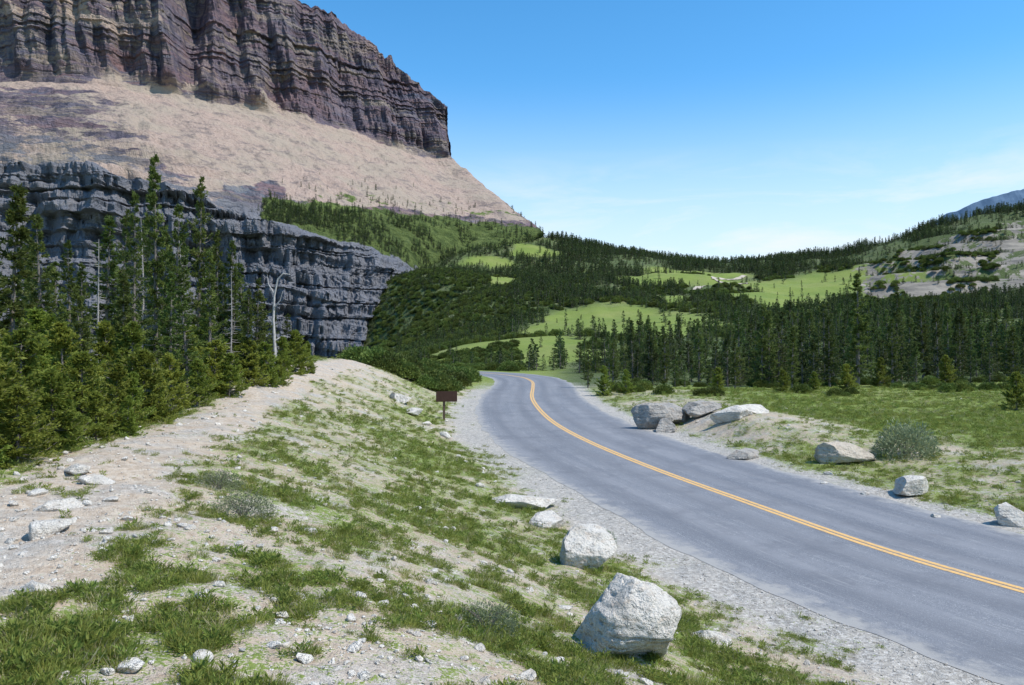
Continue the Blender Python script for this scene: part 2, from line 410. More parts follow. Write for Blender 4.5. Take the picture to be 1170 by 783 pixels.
sarc=np.r_[0,np.cumsum(np.linalg.norm(np.diff(D[:,4,:2],axis=0),axis=1))]
SA=sarc[:,None]*np.ones((1,nr_))
cpar=(np.arange(nc_)/100.)[:,None]*np.ones((1,nr_))
X,Y,Z=G[...,0].copy(),G[...,1].copy(),G[...,2].copy()
up=ss(4.0,4.12,rv)*(1-ss(5.0,5.2,rv)*.7)
upd=up*(1-.55*ss(4.85,5.0,rv))
low=ss(.9,1.1,rv)*(1-ss(2.0,2.25,rv))
ledge=ss(2.0,2.1,rv)*(1-ss(2.9,3.6,rv))*(1-ss(4.2,5.5,cpar)) 
Zw=Z+10*(fbm(SA/120,Z/300,o=3,seed=5)-.5);Zw=Zw+5*vn(Zw/13,0*Zw,0,77)+2.2*vn(Zw/5,0*Zw,0,78)
def ridge(x,y,seed,o=4): return 1-np.abs(2*fbm(x,y,o=o,seed=seed)-1)*1.6
wS=SA+14*(fbm(SA/40,Z/60,o=3,seed=201)-.5)
b=34*(ridge(wS/85,Z/320,101)-.6)+21*(ridge(wS/30+Z/400,Z/150,103)-.6)+9*(fbm(SA/8,Z/30,o=5,seed=105)-.5)*2
b2=20*(ridge(wS/70,Z/200,111)-.6)+9*(ridge(wS/24,Z/50,113)-.6)+8*(fbm(SA/7,Z/9,o=5,seed=115)-.5)*2
zr=np.zeros_like(Zw)
led=5.5*(_h(np.floor(Zw/11),zr,zr,9)-.5)+3.2*(_h(np.floor(Zw/4.3),zr,zr,19)-.5)+1.2*(_h(np.floor(Zw/1.7),zr,zr,29)-.5)
Zt=Zw+.06*(SA-300)
led2=6*(_h(np.floor(Zt/9),zr,zr,39)-.5)+4*(_h(np.floor(Zt/3.6),zr,zr,49)-.5)+2*(_h(np.floor(Zt/1.6),zr,zr,59)-.5)
led=led*np.clip(-.1+1.9*fbm(SA/25,Z/20,o=3,seed=120),0.1,2);led2=led2*np.clip(2*fbm(SA/14,Z/12,o=3,seed=121),0.2,2)
disp=upd*(b+led*1.1)+low*(b2+led2*1.5)
disp+=(1-up)*(1-low)*3.0*(fbm(SA/12,Y/12,o=5,seed=130)-.5)
X=X+disp*.35;Y=Y-disp*.94
st=9.0;tq=Zw/st;fr=tq-np.floor(tq);ter=(np.floor(tq)+ss(.62,.95,fr))*st-Zw
wt=np.clip(ledge*.9+.4*low,0,1)
Z=Z+ter*wt
Z=Z+(1-up)*(1-low)*2.4*(fbm(SA/9,Y/9,o=5,seed=140)-.5)*2*(rv<4)
scr_w=ss(3.0,3.3,rv)*(1-ss(3.9,4.02,rv))
Z=Z-3*scr_w*np.clip(ridge(SA/60+fbm(SA/70,rv*2,seed=3)*1.2,rv*1.6,150)-.55,0,1)*2
Z=Z+5*scr_w*(fbm(SA/50,Y/30,o=3,seed=151)-.5)
Z=Z+ss(4.7,5.0,rv)*(1-ss(5.0,5.3,rv))*6*(fbm(SA/9,SA*0,o=4,seed=160)-.5)*2
MV=np.stack([X,Y,Z],-1).reshape(-1,3)
mount=mkmesh('mountain',MV,gridfaces(nr_,nc_)[:,::-1],[M_cliff],smooth=False)
zone=np.zeros((nc_,nr_,3))
nz=fbm(SA/40,rv*6,o=4,seed=301)-.5
sc=ss(2.95,3.2,rv+.6*nz)*(1-ss(3.97,4.10,rv+.25*nz))*(.30+.70*ss(2.5,4.4,cpar))
sc=np.maximum(sc,.95*ss(3.55,3.85,rv+.5*nz)*(1-ss(3.98,4.12,rv+.3*nz)))
sc=np.maximum(sc,.50*(ss(4.25,4.32,rv+.1*nz)-ss(4.4,4.5,rv+.1*nz))*(1-ss(3,5.5,cpar)))
sc=np.maximum(sc,.5*ledge)
zone[...,0]=sc
vg=ss(2.05,2.3,rv)*(1-ss(2.96,3.14,rv))*ss(4.85,5.2,cpar)
vg=np.maximum(vg,.36*ss(3.0,3.1,rv)*(1-ss(3.15,3.5,rv))*ss(5,6,cpar))
zone[...,1]=vg;zone[...,2]=1-ss(2.2,3.2,rv)
vcol(mount.data,'zone',zone.reshape(-1,3))
# ------------------------------------------------------------------ distant peak
px_=np.linspace(1380,3400,160);tt=np.linspace(0,1,50)
PX,TT=np.meshgrid(px_,tt)
crest=np.interp(px_,[1380,1480,1640,2000,2400,3400],[385,452,505,575,590,480])[None,:]+26*(fbm(PX/90,PX*0,o=4,seed=171)-.5)
PZ=crest*(1-np.abs(TT*2-1)**1.1)+20*(fbm(PX/60,TT*8,o=4,seed=173)-.5)
PY=2300+700*TT+40*(fbm(PX/70,TT*6,o=3,seed=175)-.5)
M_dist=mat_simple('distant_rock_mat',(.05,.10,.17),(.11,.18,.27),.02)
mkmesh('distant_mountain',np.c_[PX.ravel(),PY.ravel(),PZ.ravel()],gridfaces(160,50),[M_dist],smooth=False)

# ------------------------------------------------------------------ trees
def tubev(P,R,n=6):
    P=np.asarray(P,float);V=[];
    for i,(p,r) in enumerate(zip(P,R)):
        d=P[min(i+1,len(P)-1)]-P[max(i-1,0)];d/=np.linalg.norm(d)+1e-9
        u=np.cross(d,(0.3,1,.1));u/=np.linalg.norm(u);w=np.cross(d,u)
        a=np.linspace(0,2*math.pi,n,endpoint=False)
        V.append(p+r*(np.cos(a)[:,None]*u+np.sin(a)[:,None]*w))
    V=np.concatenate(V);F=[]
    for i in range(len(P)-1):
        for j in range(n): F.append((i*n+j,i*n+(j+1)%n,(i+1)*n+(j+1)%n,(i+1)*n+j))
    return V,np.array(F)
def cards(B,Dr,L,W,rg):
    n=len(B);rd=rg.normal(size=(n,3));S_=np.cross(Dr,rd);S_/=np.linalg.norm(S_,axis=1)[:,None]+1e-9
    L=L[:,None];W=W[:,None]
    mid=B+Dr*L*.45
    V=np.stack([B,mid+S_*W,B+Dr*L,mid-S_*W],1).reshape(-1,3)
    return V,np.arange(4*n).reshape(-1,4)
def merge(lst):
    Vs=[];Fs=[];Ms=[];o=0
    for V,F,m in lst: Vs.append(V);Fs.append(F+o);Ms.append(np.full(len(F),m));o+=len(V)
    return np.concatenate(Vs),np.concatenate(Fs),np.concatenate(Ms)
def conifer(h,r,nb,tw,nd,cl,cw,seed,bare=.06,power=.8,gap=.25,up=.0,dead=0):
    rg=np.random.default_rng(seed);parts=[]
    lean=rg.normal(size=2)*.02*h
    zt=np.linspace(0,1,7);TP=np.c_[lean[0]*zt**2,lean[1]*zt**2,zt*h*.985-.15]
    V,F=tubev(TP,.028*h*(1-zt)**.9*.6+.008,7);parts.append((V,F,0))
    t=np.sort(rg.uniform(bare,1,nb)**.95);az=rg.uniform(0,2*math.pi,nb)
    prof=(1-t)**power*(.55+.45*ss(bare,bare+.12,t))
    hg=fbm(t*9+seed*3.1,t*0,o=2,seed=seed)
    Lb=r*prof*rg.uniform(.5,1.15,nb)*(1-gap*(fbm(t*7+seed,az*1.2,o=2,seed=seed)<.45))*(.7+.6*hg)+.03*h*(1-t)*.3+.04
    for i in range(nb):
        L=Lb[i];n=5;q=np.linspace(0,1,n)
        rise=(.25-.55*(1-t[i])+up)*L
        bx=np.cos(az[i])*q*L;by=np.sin(az[i])*q*L
        bz=t[i]*h+rise*q+ .18*L*q**2.5 -.12*L*np.sin(q*math.pi)
        c0=np.array([lean[0]*t[i]**2,lean[1]*t[i]**2,0])
        P=np.c_[bx,by,bz]+c0
        if nd>1 or L>.5*r:
            V,F=tubev(P,(.012*(h/8)+.012*L)*(1-q)+.003,3);parts.append((V,F,0))
        if dead and rg.uniform()<dead: continue
        m=max(2,int(tw*(.35+.65*L/r)))
        qq=rg.uniform(.12,1.0,m)**.8
        B=np.c_[np.interp(qq,q,P[:,0]),np.interp(qq,q,P[:,1]),np.interp(qq,q,P[:,2])]
        d0=P[-1]-P[0];d0/=np.linalg.norm(d0);sd=np.cross(d0,(0,0,1));sd/=np.linalg.norm(sd)+1e-9
        sg=rg.choice([-1,1],m)*rg.uniform(.3,1.1,m)
        TD=d0[None]*1.+sd[None]*sg[:,None]+np.c_[np.zeros(m),np.zeros(m),rg.uniform(-.15,.35,m)]
        TD/=np.linalg.norm(TD,axis=1)[:,None]
        tl=rg.uniform(.14,.34,m)*(L*(1.15-qq*.6)+.12)
        if nd==1:
            V,F=cards(B,TD,np.maximum(tl*1.3,cl),np.full(m,cw)*rg.uniform(.7,1.3,m),rg);parts.append((V,F,1))
        else:
            k=np.repeat(np.arange(m),nd);f=rg.uniform(0,1,len(k))
            BB=B[k]+TD[k]*(tl[k]*f)[:,None]
            DD=TD[k]+rg.normal(size=(len(k),3))*.55;DD/=np.linalg.norm(DD,axis=1)[:,None]
            V,F=cards(BB,DD,cl*rg.uniform(.6,1.3,len(k)),cw*rg.uniform(.7,1.3,len(k)),rg);parts.append((V,F,1))
    n=14;B=np.c_[np.full(n,lean[0]),np.full(n,lean[1]),h*rg.uniform(.93,1.0,n)]
    DD=rg.normal(size=(n,3))*.5+np.array([0,0,.7]);DD/=np.linalg.norm(DD,axis=1)[:,None]
    V,F=cards(B,DD,np.full(n,cl*.9),np.full(n,cw),rg);parts.append((V,F,1))
    return merge(parts)
def tree_mesh(name,mat,**k):
    V,F,m=conifer(**k);return mkmesh(name,V,F,[M_bark,mat],m,ob=False)
NEAR=[tree_mesh('fir_mesh',M_fir,h=8,r=.9+.15*(i%3),nb=175,tw=15,nd=6,cl=.16,cw=.026,seed=200+i,bare=.1,power=.65,gap=.65,dead=.05+.12*(i%2)) for i in range(6)]
BUSH=[tree_mesh('young_fir_mesh',M_firL,h=3,r=1.15,nb=150,tw=17,nd=7,cl=.13,cw=.024,seed=300+i,bare=.02,power=.75,gap=.5,up=.25) for i in range(5)]
def place(me,name,x,y,h,ref,wid=1.,rot=None,sink=.12):
    o=bpy.data.objects.new(name,me);scene.collection.objects.link(o)
    z=float(height(np.array([x]),np.array([y]))[0])
    s=h/ref;o.location=(x,y,z-sink);o.scale=(s*wid,s*wid,s);o.rotation_euler=(rng.uniform(-.03,.03),rng.uniform(-.03,.03),rng.uniform(0,6.28) if rot is None else rot);return o
LT=[(8,212,15),(50,245,20),(-30,220,14),(92,300,21),(122,248,24),(152,218,26),(178,180,28),(200,232,27),(227,202,30),(240,285,25),
    (268,276,30),(292,318,31),(255,305,34),(312,352,35),(98,330,18),(140,310,20),(195,310,22),(215,330,21),(66,300,26),(27,290,22),(137,240,34),(187,262,33),(283,330,27),(163,250,31),(212,270,33),
    (278,300,33),(302,335,33),(248,262,36),(80,275,30),(325,358,34),(35,270,26),(20,330,18)]
for i,(px,py,d) in enumerate(LT):
    x,y,zt=site(px-585,391-py,d);zg=float(height(np.array([x]),np.array([y]))[0])
    h=zt-zg;place(NEAR[i%6],'fir_tree',x,y,h+.1,8,wid=(.82 if h>6 else 1.05)*rng.uniform(.8,1.1))
LB=[(-20,350,10),(25,370,11.5),(60,415,10.8),(95,395,13.5),(130,410,14.5),(75,365,15),(165,395,16),(195,400,18),(225,405,20),(150,365,19),(215,370,23),
    (245,385,23),(262,400,23),(285,385,27),(305,388,28),(322,382,31),(338,375,34),(352,388,36),(20,430,9.6),(-60,390,9),(110,440,12.3),(180,435,16),(270,375,30),(235,360,27),(318,405,29),(-10,410,12),(45,350,17),(120,365,21),(75,455,10.9),(145,455,13.6),(42,400,13),(0,385,13.5),(150,420,15)]
for i,(px,py,d) in enumerate(LB):
    x,y,zt=site(px-585,391-py,d);zg=float(height(np.array([x]),np.array([y]))[0])
    place(BUSH[i%5],'young_fir_tree',x,y,max(.8,zt-zg),3,wid=rng.uniform(.95,1.25) if zt-zg<2.6 else .9)
parts=[]
V,F=tubev([(0,0,-.2),(.05,0,1.5),(-.05,.05,2.8),(.02,0,3.8),(.2,0,4.5),(.5,0,4.75),(.85,.05,4.7)],[.11,.09,.07,.055,.045,.03,.01],8);parts.append((V,F,0))
for a,b_,c in [((0,0,2.6),(-.5,.1,3.0),(-.8,.1,3.5)),((0,0,3.3),(.35,-.1,3.6),(.5,-.1,4.0)),((.02,0,1.9),(.5,.1,2.1),(.8,.2,2.05)),((0,0,3.9),(-.3,0,4.3),(-.35,0,4.7))]:
    V,F=tubev([a,b_,c],[.04,.025,.006],5);parts.append((V,F,0))
M_sn2=mat_simple('weathered_wood_mat',(.34,.32,.30),(.55,.53,.50))
V,F,m=merge(parts);sn=mkmesh('dead_tree',V*np.array([.8,.8,1]),F,[M_sn2],m,smooth=True)
x,y,zt=site(313-585,391-312,33);sn.location=(x,y,zt-4.75)
def snagmesh(seed,h):
    rg=np.random.default_rng(seed);parts=[];q=np.linspace(0,1,7)
    V,F=tubev(np.c_[.1*np.sin(q*3),.05*q,q*h-.2],.055*(1-q)+.009,7);parts.append((V,F,0))
    for i in range(90):
        t=rg.uniform(.15,.98);a=rg.uniform(0,6.28);L=rg.uniform(.2,.9)*(1.1-t)
        p0=np.array([.1*math.sin(t*3),.05*t,t*h-.2]);d=np.array([math.cos(a),math.sin(a),-.15])
        V,F=tubev([p0,p0+d*L*.5,p0+d*L+[0,0,.1*L]],[.014,.009,.004],4);parts.append((V,F,0))
    V,F,m=merge(parts);return mkmesh('dead_tree_mesh',V,F,[M_snag],m,smooth=True,ob=False)
SG=[snagmesh(1,6),snagmesh(2,6)]
for i,(px,py,d) in enumerate([(160,236,27),(208,250,28),(110,262,23),(262,300,28)]):
    x,y,zt=site(px-585,391-py,d);zg=float(height(np.array([x]),np.array([y]))[0]);place(SG[i%2],'dead_tree',x,y,zt-zg,6)

# ------------------------------------------------------------------ instancing
def hidden_collection(name,objs):
    c=bpy.data.collections.new(name)
    for o in objs: c.objects.link(o)
    return c
def scatter(name,P,scale,rotz,idx,coll,tilt=None):
    n=len(P);me=bpy.data.meshes.new(name);me.vertices.add(n);me.vertices.foreach_set('co',np.ascontiguousarray(P,dtype=np.float32).ravel())
    if np.ndim(scale)==1: scale=np.stack([scale]*3,1)
    vcol(me,'scl',scale)
    r=np.zeros((n,3));r[:,2]=rotz
    if tilt is not None: r[:,:2]=tilt
    vcol(me,'rot',r)
    a=me.attributes.new('idx','INT','POINT');a.data.foreach_set('value',np.ascontiguousarray(idx,dtype=np.int32))
    o=bpy.data.objects.new(name,me);scene.collection.objects.link(o)
    g=bpy.data.node_groups.new(name+'_nodes','GeometryNodeTree')
    g.interface.new_socket('Geometry',in_out='INPUT',socket_type='NodeSocketGeometry');g.interface.new_socket('Geometry',in_out='OUTPUT',socket_type='NodeSocketGeometry')
    N=g.nodes;Lk=g.links.new
    gi=N.new('NodeGroupInput');go=N.new('NodeGroupOutput');ip=N.new('GeometryNodeInstanceOnPoints')
    ci=N.new('GeometryNodeCollectionInfo');ci.inputs['Collection'].default_value=coll;ci.inputs['Separate Children'].default_value=True;ci.inputs['Reset Children'].default_value=True
    def na(nm,ty):
        q=N.new('GeometryNodeInputNamedAttribute');q.data_type=ty;q.inputs['Name'].default_value=nm;return q.outputs['Attribute']
    er=N.new('FunctionNodeEulerToRotation');Lk(na('rot','FLOAT_VECTOR'),er.inputs[0])
    Lk(gi.outputs[0],ip.inputs['Points']);Lk(ci.outputs[0],ip.inputs['Instance']);ip.inputs['Pick Instance'].default_value=True
    Lk(na('idx','INT'),ip.inputs['Instance Index']);Lk(er.outputs[0],ip.inputs['Rotation']);Lk(na('scl','FLOAT_VECTOR'),ip.inputs['Scale'])
    Lk(ip.outputs[0],go.inputs[0])
    md=o.modifiers.new('instances','NODES');md.node_group=g;return o
def po(name,me): return bpy.data.objects.new(name,me)
FARC=hidden_collection('distant_fir_kinds',[po('distant_fir_kind',tree_mesh('distant_fir_mesh',M_far,h=8,r=1.5+.3*(i%3),nb=90,tw=7,nd=1,cl=.5,cw=.15,seed=400+i,power=.7+.1*(i%2),gap=.4)) for i in range(6)])
MIDC=hidden_collection('fir_kinds',[po('fir_kind',tree_mesh('fir_mid_mesh',M_mid,h=8,r=1.05+.25*(i%4),nb=150,tw=9,nd=3,cl=.26,cw=.05,seed=500+i,power=.6+.12*(i%3),gap=.55,dead=.05)) for i in range(8)])
n=6500;y=np.sqrt(rng.uniform(60**2,165**2,n));x=rng.uniform(.05,.85,n)*y
fr=61+3.0*np.sin(x/6)+10*(fbm(x/6,y*0,o=3,seed=52)-.5)*2-.06*x
cl_=fbm(x/7,y/7,o=2,seed=57)
k=(y>fr)&(x/y>.085)&(rng.uniform(0,1,n)<.30-.1*ss(100,160,y))&(meadow(x,y)<.4)
k&=(cl_>.45)|(rng.uniform(0,1,n)<.10)
S_,sd_=road_dist(x,y);k&=(S_>8)
x,y,cl_=x[k],y[k],cl_[k];z=height(x,y)
hs=rng.uniform(.32,1.0,len(x))*(.75+.9*np.clip(cl_-.42,0,.3)*1.4)*(1-.4*(rng.uniform(0,1,len(x))<.3))
hs*=.76+.22*ss(.15,.45,x/y)-.12*ss(.5,.62,x/y)
scatter('conifer_forest',np.c_[x,y,z-.2],np.stack([hs**.7*rng.uniform(.75,1.15,len(x))]*2+[hs],1),rng.uniform(0,6.28,len(x)),rng.integers(0,8,len(x)),MIDC)
for px,base,top in [(980,447,312),(1055,440,345),(1020,446,362),(905,450,372),(840,448,385),(700,447,385),(672,443,392),(1100,438,360),(948,447,360),(1158,452,372),(1140,425,352),(760,447,380)]:
    d=CAMZ*K/(base-391);x,y,_=site(px-585,0,d);zg=float(height(np.array([x]),np.array([y]))[0])
    place(NEAR[rng.integers(0,5)],'fir_tree',x,y,CAMZ+(391-top)/K*d-zg,8,wid=1.15)
for px,base,h in [(895,456,1.6),(930,455,1.5),(968,458,2.0),(1162,478,2.0),(690,452,2.2),(715,452,1.8),(1005,450,2.2),(820,452,1.8),(1080,445,2.4)]:
    d=CAMZ*K/(base-391);x,y,_=site(px-585,0,d);place(BUSH[rng.integers(0,4)],'young_fir_tree',x,y,h,3)
# --- far hillside forest
n=80000;y=np.sqrt(rng.uniform(100**2,760**2,n));x=rng.uniform(-.24,.78,n)*y
u=x/y
md=meadow(x,y);dn=fbm(x/24,y/34,o=4,seed=91)
den=.62*ss(.36,.50,dn)+.14
den=np.where((u<.0)&(y>220)&(y<520),den*.6+.45,den)
den*=(1-md);den=den+.012
rzn=rockzone(x,y);den*=1-.86*rzn*(fbm(x/18,y/18,o=3,seed=93)<.56)
den*=np.where(y<165,np.where((u<.07)&(u>-.2),.3,0.0),1.0)
den*=traildist(x,y)>8
den*=np.where((u>.22)&(u<.31)&(y>325)&(y<460),.12,1)
S_,sd_=road_dist(x,y);den*=(S_>9)
k=rng.uniform(0,1,n)<den*np.where(u<-.15,.0+.8*(y>330),1)
x,y,dn=x[k],y[k],dn[k];z=height(x,y);hs=rng.uniform(.2,.9,len(x))*(.80+.2*ss(300,600,y))*(.8+.9*np.clip(dn-.42,0,.3))
hs=np.where(x/y<.0,hs*.70,hs);hs=hs*(1-.35*rockzone(x,y))
P=np.c_[x,y,z-.3]
vgf=(zone[...,1]*(fbm(X/18,Y/18,o=3,seed=95)>.38)*(rv>2.1)).ravel()
cand=rng.integers(0,len(MV),110000);kk=rng.uniform(0,1,110000)<(vgf[cand]**2)*.6
kk&=(MV[cand,1]<680)
P2=MV[cand[kk]]-np.array([0,0,.3]);h2=rng.uniform(.2,.6,len(P2))
P=np.concatenate([P,P2]);hs=np.r_[hs,h2]
scatter('distant_conifer_forest',P,np.stack([(hs**.6)*.85*rng.uniform(.8,1.2,len(P))]*2+[hs],1),rng.uniform(0,6.28,len(P)),rng.integers(0,6,len(P)),FARC)
print('far trees',len(P))
def bushmesh(name,mat,n,cl,cw,seed,r=1.,hz=.8):
    rg=np.random.default_rng(seed);parts=[]
    for i in range(12):
        a=rg.uniform(0,6.28);l=rg.uniform(.5,1)*r
        q=np.array([0,0,-.05]);e=np.array([math.cos(a)*l*.7,math.sin(a)*l*.7,hz*rg.uniform(.5,1)])
        V,F=tubev([q,e*.5+[0,0,.12],e],[.02,.012,.004],4);parts.append((V,F,0))
    B=rg.normal(size=(n,3));B/=np.linalg.norm(B,axis=1)[:,None];B*=(rg.uniform(.25,1,n)**.5)[:,None]
    lump=.65+.6*fbm(B[:,0]*2.2+9,B[:,1]*2.2+9,B[:,2]*2.2+seed,o=3,seed=seed)
    B=B*lump[:,None];B[:,2]=np.abs(B[:,2])*hz;B[:,:2]*=r
    Dn=B+rg.normal(size=(n,3))*.5;Dn[:,2]+=.4;Dn/=np.linalg.norm(Dn,axis=1)[:,None]
    V,F=cards(B,Dn,cl*rg.uniform(.6,1.3,n),cw*rg.uniform(.6,1.3,n),rg);parts.append((V,F,1))
    V,F,m=merge(parts);return mkmesh(name,V,F,[M_bark,mat],m,ob=False)
M_shr=mat_leaf('shrub_foliage_mat',(.07,.10,.022),(.115,.16,.035),(.18,.225,.055),1.,.3,(.65,1.35))
SHC=hidden_collection('shrub_kinds',[po('shrub_kind',bushmesh('shrub_mesh',M_shr,2600,.14,.045,600+i)) for i in range(3)])
n=1100;y=rng.uniform(52,175,n);x=rng.uniform(-.2,.01,n)*y;S_,_2=road_dist(x,y);k=(S_>6)&(fbm(x/6,y/6,o=2,seed=97)>.34);x,y=x[k],y[k]
x2=rng.uniform(8,75,500);y2=rng.uniform(48,66,500);k=(fbm(x2/4,y2/4,o=2,seed=98)>.60)|(y2>60+rng.uniform(0,4,500));x2,y2=x2[k],y2[k]
n=12000;y3=np.sqrt(rng.uniform(150**2,480**2,n));x3=rng.uniform(-.2,.62,n)*y3;k=(meadow(x3,y3)<.5)&((fbm(x3/12,y3/20,o=3,seed=99)>.45)|(x3<0))&(traildist(x3,y3)>6);x3,y3=x3[k],y3[k]
xx=np.r_[x,x2,x3];yy=np.r_[y,y2,y3];P=np.c_[xx,yy,height(xx,yy)];sc_=np.r_[rng.uniform(.7,1.5,len(x)),rng.uniform(.3,.8,len(x2)),rng.uniform(.8,2.2,len(x3))]
scatter('shrub_thicket',P,sc_,rng.uniform(0,6.28,len(P)),rng.integers(0,3,len(P)),SHC)
sg=bushmesh('sagebrush',M_sage,5200,.09,.018,650,1.,1.1)
place(sg,'sagebrush',12.3,24.4,1.15,1.1,sink=.05)
sg2=bushmesh('sagebrush_small',M_sage,3600,.06,.014,651,1.,.8)
for x_,y_,h_ in [(-.2,6.2,.28),(-2.9,8.4,.34),(1.6,14.6,.35),(-3.6,9.6,.3),(-4.1,5.0,.16),(-3.5,4.6,.14)]: place(sg2,'sagebrush',x_,y_,h_,.9,sink=.03)

# ------------------------------------------------------------------ grass and weeds
M_dry=mat_leaf('dry_grass_mat',(.34,.30,.15),(.46,.41,.23),(.56,.50,.30),8,.3)
def tuft(kind,seed):
    rg=np.random.default_rng(seed)
    if kind in('grass','dry'):
        n=40 if kind=='grass' else 22;a=rg.uniform(0,6.28,n);r=rg.uniform(0,.06,n)
        B=np.c_[np.cos(a)*r,np.sin(a)*r,np.full(n,-.01)];D_=np.c_[np.cos(a)*.5,np.sin(a)*.5,np.ones(n)]+rg.normal(size=(n,3))*.25
        L=rg.uniform(.04,.15,n);W=np.full(n,.0026)
    elif kind=='weed':
        n=70;a=rg.uniform(0,6.28,n);r=rg.uniform(0,.11,n)
        B=np.c_[np.cos(a)*r,np.sin(a)*r,rg.uniform(0,.05,n)*(1-r/.14)];D_=np.c_[np.cos(a),np.sin(a),rg.uniform(.1,1.0,n)]+rg.normal(size=(n,3))*.4
        L=rg.uniform(.018,.04,n);W=rg.uniform(.004,.008,n)
    else:
        n=46;a=rg.uniform(0,6.28,n);r=rg.uniform(0,.05,n)
        B=np.c_[np.cos(a)*r,np.sin(a)*r,rg.uniform(0,.10,n)];D_=np.c_[np.cos(a)*.8,np.sin(a)*.8,rg.uniform(.5,1.2,n)]+rg.normal(size=(n,3))*.25
        L=rg.uniform(.035,.07,n);W=rg.uniform(.004,.009,n)
    D_/=np.linalg.norm(D_,axis=1)[:,None];V,F=cards(B,D_,L,W,rg)
    return mkmesh('tuft_mesh',V,F,[{'grass':M_grass,'dry':M_dry}.get(kind,M_weed)],ob=False)
kinds=['grass','grass','weed','weed','weed','leafy','dry']
TUC=hidden_collection('grass_kinds',[po('grass_kind_%d'%i,tuft(kk_,700+i)) for i,kk_ in enumerate(kinds)])
n=125000;y=np.exp(rng.uniform(np.log(3.),np.log(60),n));x=rng.uniform(-.72,.75,n)*y
s,sd=road_dist(x,y);v=veg(x,y,s,sd)
pr=ss(.42,.90,v+1.7*(fbm(x/.30,y/.30,o=3,seed=99)-.5))*.95
k=(s>3.85)&(rng.uniform(0,1,n)<pr);xa,ya,va=x[k],y[k],v[k]
sa=rng.uniform(.30,1.05,len(xa))*(.72+.38*ss(.4,.8,va))*(1+.9*ss(8,40,ya))
scatter('grass',np.c_[xa,ya,height(xa,ya)],sa,rng.uniform(0,6.28,len(xa)),rng.integers(0,7,len(xa)),TUC)
print('tufts',len(xa))
# ------------------------------------------------------------------ stones
def ico(sub):
    import bmesh
    bm=bmesh.new();bmesh.ops.create_icosphere(bm,subdivisions=sub,radius=1);v=np.array([q.co[:] for q in bm.verts]);f=np.array([[w.index for w in q.verts] for q in bm.faces]);bm.free();return v,f
I5=ico(6);I2=ico(3)
def rock(seed,dims,base=I5,cuts=14,rough=.05,dl=.42,dh=.78):
    rg=np.random.default_rng(seed);v=base[0].copy()
    for i in range(cuts):
        nn=rg.normal(size=3);nn/=np.linalg.norm(nn);d=rg.uniform(dl,dh)
        q=v@nn;v=v-np.maximum(q-d,0)[:,None]*nn*.96
    v/=np.abs(v).max(0)
    nz=fbm(v[:,0]*2+5,v[:,1]*2+5,v[:,2]*2+seed,o=6,seed=seed)-.5
    w=v[:,2]*5+1.5*fbm(v[:,0]*1.5+5,v[:,1]*1.5+3,o=3,seed=seed+3);cr=np.abs(w-np.round(w));nz2=-ss(.12,.0,cr)*(fbm(v[:,0]*3+9,v[:,1]*3+9,v[:,2]*3+9,o=2,seed=seed+8)>.5)
    v=v*(1+rough*4*nz+rough*.7*nz2)[:,None]
    return v*np.array(dims)*.5,base[1]
def boulder(name,x,y,dims,seed,mat=None,rot=0.,sink=.25,cuts=14,tilt=0,**kw):
    V,F=rock(seed,dims,base=I5 if max(dims)>.6 else I2,cuts=cuts,**kw);o=mkmesh(name,V,F,[mat or M_bould],smooth=True)
    z=float(height(np.array([x]),np.array([y]))[0]);o.location=(x,y,z+dims[2]*(.5-sink));o.rotation_euler=(tilt,0,rot)
    return o
boulder('boulder',1.08,7.25,(1.08,.95,.98),31,rot=.5,sink=.24,tilt=.12,cuts=10,dl=.62,dh=.85,rough=.075)
boulder('boulder',1.2,12.2,(1.15,.8,.85),32,rot=1.,sink=.2,cuts=11,dl=.58,dh=.82,rough=.07)
boulder('boulder',.15,17.6,(2.0,1.0,.5),13,rot=.5,sink=.3)
boulder('boulder',.75,15.6,(1.1,.8,.38),34,rot=.9,sink=.3)
boulder('boulder',2.35,9.3,(.7,.5,.22),15,rot=.2,sink=.4)
M_tan=mat_boulder('tan_boulder_mat',(.42,.35,.27),(.62,.54,.43),(.28,.22,.17))
boulder('boulder',10.2,24.3,(2.0,1.3,.7),16,M_tan,rot=.1,sink=.1,cuts=12)
boulder('boulder',10.0,19.4,(1.4,1.,.62),17,rot=.8,sink=.2)
boulder('boulder',10.45,16.3,(.8,.7,.55),18,rot=.3,sink=.2)
boulder('boulder',7.6,25.7,(1.3,.9,.42),19,M_dark,rot=.6,sink=.3)
for i,(x_,y_,d_) in enumerate([(-2.1,8.2,.24),(-5.2,9.3,.34),(-3.9,6.6,.42),(-4.4,7.6,.5),(-3.1,5.1,.22),(-1.7,4.3,.16),(-1.4,4.6,.12),(-2.0,4.1,.16),(-.6,5.7,.13),(.1,5.1,.14),(.35,5.6,.12),(-.2,6.4,.12),(1.5,5.2,.2),(2.9,6.6,.28),(1.9,4.9,.12),(3.6,7.7,.2),(-1.6,13,.22),(-.8,19,.3),(.2,9.1,.14),(.6,8.6,.16),(8.8,19.5,.25),(8.4,21,.2),(9.1,22.5,.3),(11.3,14.6,.3),(9.2,17,.22),(-2.6,30.5,.6),(-4.6,36,1.2),(-5.6,39,1.5),(-3.6,33,.5),(-4.7,8.8,.4),(-4.1,8.0,.2),(-3.6,7.3,.16),(-4.9,8.1,.25)]):
    boulder('rock',x_,y_,(d_*rng.uniform(.9,1.3),d_*rng.uniform(.7,1),d_*rng.uniform(.35,.6)),900+i,rot=rng.uniform(0,3),sink=.3)
